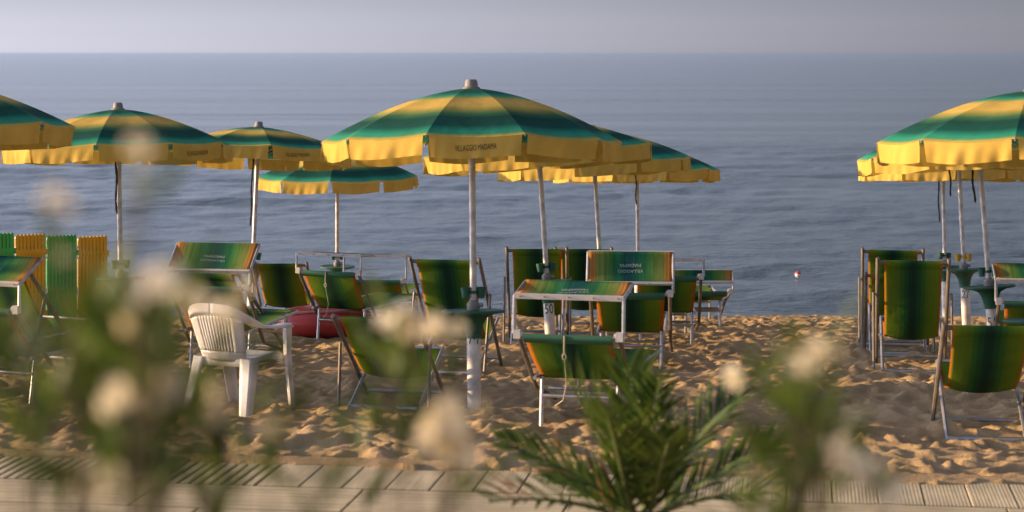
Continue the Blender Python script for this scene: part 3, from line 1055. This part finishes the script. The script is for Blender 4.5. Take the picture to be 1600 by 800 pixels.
# ------------------------------------------------------------------ red boat, plastic fence, buoy
def make_boat():
    base = gp(510, 23.3)
    root = empty('plastic_boat', base, R(8), 'red rounded plastic boat lying on the sand behind a sun lounger', 'boat')
    L = 1.05
    def hull(u, v):
        t = u * 2 - 1
        taper = max(0.0, 1 - abs(t) ** 3.2) ** 0.5
        a = v * 2 * math.pi
        ry, rz = 0.36 * taper, 0.17 * (0.45 + 0.55 * taper) * taper ** 0.3
        return Vector((t * L / 2 + 0.55 * 0, ry * math.cos(a), 0.17 + rz * math.sin(a) * (1.0 if math.sin(a) > 0 else 1.1)))
    q = MB(); q.grid(hull, 36, 24)
    q.build('hull', M['red'], root)
    q = MB()
    for a0 in (0.78, 2.36):
        q.tube([hull(u, a0 / 6.283) + Vector((0, 0.0, 0.012)) for u in np.linspace(0.06, 0.94, 22)], 0.014, 6)
    q.build('rim', M['pale_red'], root)
    q = MB()
    q.tube([hull(0.03, 0.1), hull(0.012, 0.2) + Vector((-0.03, 0, 0.03)), hull(0.03, 0.4)], 0.012, 8)
    q.build('handle', M['ink'], root)


make_boat()


def make_fence():
    a = gp(-130, 22.6); bpt = gp(168, 23.6)
    root = empty('plastic_fence', a, 0, 'ribbed plastic fence of yellow and green panels standing on the sand', 'fence')
    ax = (bpt - a); ax.z = 0
    Lt = ax.length; ax.normalize()
    nrm = Vector((ax.y, -ax.x, 0))
    n_ = 6
    w_ = Lt / n_
    for i in range(n_):
        p0 = ax * (i * w_)
        zb_ = float(gz(a.x + p0.x + ax.x * w_ / 2, a.y + p0.y)) - a.z
        Ht = 1.16 - 0.012 * i
        nb = 8
        def pan(u, v):
            rib_ = 0.5 - 0.5 * math.cos(2 * math.pi * nb * u)
            x = 0.012 + (w_ - 0.024) * u
            zt = Ht - 0.03 * (1 - rib_) ** 2
            z = -0.05 + (zt + 0.05) * v
            band = 1.0 if abs(z - (Ht - 0.20)) < 0.035 or abs(z - 0.5) < 0.03 else 0.0
            off = 0.022 * rib_ ** 0.6 * (1 - band) + 0.026 * band
            p = p0 + ax * x + nrm * off
            return Vector((p.x, p.y, z + zb_))
        q = MB(); q.grid(pan, 64, 40)
        m_ = M['fence_yellow'] if i % 2 == 1 else M['fence_green']
        o = q.build('panel', m_, root, angle=50, thick=0.02)
        q = MB()
        for zz in (0.25, Ht - 0.2):
            q.lathe([(0.0, -0.03), (0.016, -0.03), (0.016, 0.03), (0.0, 0.03)], 8, tuple(p0 + ax * w_ + Vector((0, 0, zz + zb_)) + nrm * 0.02))
        q.build('joint', m_, o)


make_fence()

bpos = at(1247, 430, 42.7)
bpos.z = -0.005
root = empty('buoy', bpos, 0, 'small red and white buoy floating on the sea', 'buoy')
q = MB(); q.lathe([(0.0, -0.06)] + [(0.066 * math.sin(a), 0.02 - 0.066 * math.cos(a)) for a in np.linspace(0.4, 1.75, 8)], 16)
q.build('float', M['white'], root)
q = MB(); q.lathe([(0.0658 * math.sin(a), 0.02 - 0.0658 * math.cos(a)) for a in np.linspace(1.75, 2.9, 8)] + [(0.0, 0.09)], 16)
q.build('cap', M['red'], root)


# ------------------------------------------------------------------ oleander bushes close to the lens
def leaf(q, p, dirv_, ln, wd, rg):
    dirv_ = dirv_.normalized()
    side = dirv_.cross(Vector((rg.uniform(-1, 1), rg.uniform(-1, 1), rg.uniform(-1, 1)))).normalized()
    nr = side.cross(dirv_)
    bend = rg.uniform(-0.05, 0.25)
    pts, fs = [], []
    for i, (t, ww) in enumerate(((0, 0.12), (0.3, 0.9), (0.6, 0.85), (1.0, 0.03))):
        c = p + dirv_ * (ln * t) - Vector((0, 0, 1)) * (bend * ln * t * t)
        pts += [c - side * (wd * ww / 2) + nr * (wd * 0.12 * ww), c, c + side * (wd * ww / 2) + nr * (wd * 0.12 * ww)]
    for i in range(3):
        a = i * 3
        fs += [(a, a + 1, a + 4, a + 3), (a + 1, a + 2, a + 5, a + 4)]
    q.add(pts, fs)


def blossom(p, rg, size, parent):
    q = MB(); qc = MB()
    for k in range(rg.randint(5, 8)):
        c = p + Vector((rg.gauss(0, 1), rg.gauss(0, 1), rg.gauss(0, 0.8))) * size * 0.45
        ax = Vector((rg.uniform(-1, 1), rg.uniform(-1.2, 0.4), rg.uniform(-0.2, 1))).normalized()
        a = ax.orthogonal().normalized()
        b_ = ax.cross(a)
        r = size * rg.uniform(0.55, 0.8)
        for j in range(5):
            th = j * 2 * math.pi / 5 + rg.uniform(-0.15, 0.15)
            d0 = a * math.cos(th) + b_ * math.sin(th)
            d1 = a * math.cos(th + 0.55) + b_ * math.sin(th + 0.55)
            d2 = a * math.cos(th - 0.55) + b_ * math.sin(th - 0.55)
            q.add([c, c + d2 * r * 0.7 + ax * r * 0.2, c + d0 * r + ax * r * 0.18, c + d1 * r * 0.7 + ax * r * 0.2], [(0, 1, 2, 3)])
        qc.lathe([(r * 0.16, 0), (r * 0.1, r * 0.12), (0, r * 0.15)], 6, tuple(c))
    fl = q.build('blossom', M['petal'], parent, smooth=False)
    qc.build('throat', M['throat'], fl)


def make_bush(label, rpx, rd, twigs, seed, leafscale=1.0, ds=1.0):
    """twigs: (px, py, distance, blossoms, leaves) of each branch tip"""
    rg = random.Random(seed)
    base = gp(rpx, rd)
    root = empty('oleander_bush', base, 0, label, 'bush', 'flowering oleander bushes in the foreground')
    qs, ql = MB(), MB()
    for (px, py, d, nf, nl, *sz) in twigs:
        tip = at(px, py, d * ds) - base
        st = Vector((rg.uniform(-0.08, 0.08) + 0.45 * tip.x, rg.uniform(-0.08, 0.08), -0.05))
        mid = st.lerp(tip, 0.5) + Vector((tip.x * -0.12, tip.y * -0.1, 0.06)) + Vector((rg.uniform(-1, 1), rg.uniform(-1, 1), 0)) * 0.03
        pts = []
        for i in range(9):
            t = i / 8
            pts.append(st * (1 - t) ** 2 + mid * 2 * t * (1 - t) + tip * t * t)
        qs.tube(pts, [lerp(0.0022, 0.0013, i / 8) for i in range(9)], 6)
        for k in range(nl):
            t = 1 - rg.random() ** 1.4 * min(0.3, 0.13 / max(tip.length, 0.2))
            p = st * (1 - t) ** 2 + mid * 2 * t * (1 - t) + tip * t * t
            tg = (tip - mid).normalized()
            dv = tg * rg.uniform(0.4, 1.1) + Vector((rg.uniform(-1, 1), rg.uniform(-1, 1), rg.uniform(-0.5, 0.7))) * 0.75
            leaf(ql, p, dv, rg.uniform(0.07, 0.12) * leafscale, rg.uniform(0.012, 0.019) * leafscale, rg)
        for k in range(nf):
            blossom(tip + Vector((rg.uniform(-1, 1), rg.uniform(-1, 1), rg.uniform(-0.6, 1))) * 0.014 * (1 if k else 0), rg, 0.026 * ds * (sz[0] if sz else 1), root)
    qs.build('stem', M['stem'], root)
    ql.build('foliage', M['oleander'], root, smooth=False)
    return root


rg = random.Random(42)
tw = [(222, 228, 1.9, 1, 1, 0.42), (88, 305, 1.9, 1, 0, 0.40), (240, 440, 2.1, 1, 4, 0.8), (275, 470, 2.2, 1, 5, 0.9), (300, 462, 2.4, 1, 2, 0.7), (345, 490, 2.3, 1, 5, 0.75), (205, 500, 2.2, 1, 8, 0.8),
      (102, 405, 2.2, 1, 1, 0.40), (255, 605, 2.2, 1, 8, 0.9), (195, 612, 2.2, 1, 8, 0.8), (322, 628, 2.3, 1, 6, 0.85), (432, 665, 2.4, 1, 5, 0.9), (165, 748, 2.3, 1, 3, 0.9), (135, 758, 2.5, 1, 3),
      (380, 440, 2.6, 1, 0, 0.5), (205, 300, 1.9, 0, 1)]
for k in range(25):
    px = rg.gauss(165, 100)
    py = rg.uniform(475, 610) + abs(px - 170) * 0.15
    tw.append((px, py, rg.uniform(2.3, 3.1), 0, rg.randint(6, 10)))
for px, py in ((240, 690), (335, 690), (350, 715), (245, 720), (40, 600), (10, 500)):
    tw.append((px, py, 2.8, 0, 8))
make_bush('wide oleander bush with many cream flowers on the left, out of focus', 190, 2.0, tw, 1, 0.82, 0.78)
tw = [(640, 500, 3.0, 1, 6), (615, 495, 3.0, 1, 5), (700, 515, 2.9, 1, 2), (705, 660, 2.4, 1, 1), (725, 705, 2.4, 1, 1), (690, 690, 2.4, 1, 0), (715, 640, 2.4, 1, 0),
      (640, 560, 3.1, 0, 10), (600, 560, 3.1, 0, 9), (625, 600, 3.2, 0, 9), (565, 705, 3.4, 0, 4), (460, 740, 2.9, 0, 3)]
make_bush('slim oleander bush with a large cream flower in front of the green table', 680, 2.4, tw, 2, 0.88, 0.85)
tw = [(1285, 548, 2.6, 1, 4, 0.75), (1258, 562, 2.6, 1, 2, 0.6), (1300, 590, 2.8, 0, 8), (1165, 595, 3.6, 1, 4), (1320, 715, 2.9, 1, 3), (1375, 750, 2.9, 1, 2), (1300, 700, 2.9, 1, 2),
      (1275, 600, 3.0, 0, 11), (1240, 625, 3.0, 0, 12), (1255, 575, 2.9, 0, 7), (1290, 640, 3.0, 0, 9), (1350, 735, 2.6, 1, 1, 0.8), (1385, 765, 2.6, 1, 1, 0.8), (1215, 760, 3.0, 0, 9), (1260, 640, 3.1, 0, 10), (1235, 670, 3.2, 0, 10), (1200, 700, 3.3, 0, 10), (1275, 690, 3.2, 0, 10), (1180, 690, 3.5, 0, 6), (1250, 720, 3.2, 0, 10), (1225, 735, 3.2, 0, 10), (1150, 740, 3.6, 0, 5)]
make_bush('oleander bush with pale flowers right of the young palm, out of focus', 1245, 2.5, tw, 3, 0.85, 0.8)


# ------------------------------------------------------------------ young palm
def make_palm():
    rg = random.Random(9)
    D = 7.5
    g = gp(1000, D)
    crown = at(1000, 812, D)
    root = empty('palm', g, 0, 'young palm with feathery green fronds beside the boardwalk', 'palm')
    hgt = crown.z - g.z
    q = MB()
    q.lathe([(0.10, -0.05), (0.11, 0.05), (0.09, hgt * 0.5), (0.10, hgt * 0.8), (0.075, hgt), (0.0, hgt + 0.03)], 16)
    q.build('trunk', M['fibre'], root)
    tips = [(884, 590, -0.25, 1.0), (985, 574, 0.15, 1.05), (1028, 600, -0.1, 0.85), (1156, 612, 0.1, 0.8), (790, 697, -0.1, 0.85), (772, 782, -0.5, 0.85),
            (868, 742, 0.3, 0.8), (1228, 690, 0.2, 0.8), (1210, 770, -0.4, 0.8), (950, 650, -0.55, 0.95), (1045, 690, -0.5, 0.9)]
    for i, (px, py, dd, ls) in enumerate(tips):
        tip = at(px, py, D + dd) - g
        st = Vector((rg.uniform(-0.03, 0.03), rg.uniform(-0.03, 0.03), hgt - 0.02))
        dv = tip - st
        mid = st + dv * 0.5 + Vector((-dv.x * 0.06, -dv.y * 0.10, 0.12 * (abs(dv.x) + 0.02)))
        B = lambda t: st * (1 - t) ** 2 + mid * 2 * t * (1 - t) + tip * t * t
        qr = MB()
        qr.tube([B(k / 10) for k in range(11)], [lerp(0.011, 0.003, k / 10) for k in range(11)], 6)
        fr = qr.build('frond', M['rachis'], root)
        ql = MB(); qd = MB()
        nl = 25
        L = dv.length
        for k in range(nl):
            t = 0.14 + 0.86 * k / (nl - 1)
            p = B(t)
            tg = (B(min(1, t + 0.02)) - B(t - 0.02)).normalized()
            sd = tg.cross(Vector((0.15 * rg.uniform(-1, 1), -0.5, 1)).normalized()).normalized()
            up = sd.cross(tg)
            ln = (0.21 * math.sin(math.pi * (0.14 + 0.74 * t)) + 0.035) * ls * min(1.15, 0.6 + L)
            for sg in (-1, 1):
                v = (tg * rg.uniform(0.75, 1.0) + sd * sg * rg.uniform(0.42, 0.65) + up * rg.uniform(0.2, 0.5)).normalized()
                dry = py > 690 and rg.random() < 0.13
                tgt = qd if dry else ql
                side = v.cross(up).normalized()
                wd = 0.017
                drp = Vector((0, 0, -1)) * ln * rg.uniform(0.02, 0.22)
                tgt.add([p - side * wd * 0.3, p + side * wd * 0.3, p + v * ln * 0.5 + side * wd * 0.5 + drp * 0.3 + up * 0.002, p + v * ln * 0.5 - side * wd * 0.5 + drp * 0.3, p + v * ln + drp],
                        [(0, 1, 2, 3), (3, 2, 4)])
        ql.build('leaflets', M['palm'], fr, smooth=False)
        if qd.v:
            qd.build('dry_leaflets', M['dry'], fr, smooth=False)


make_palm()
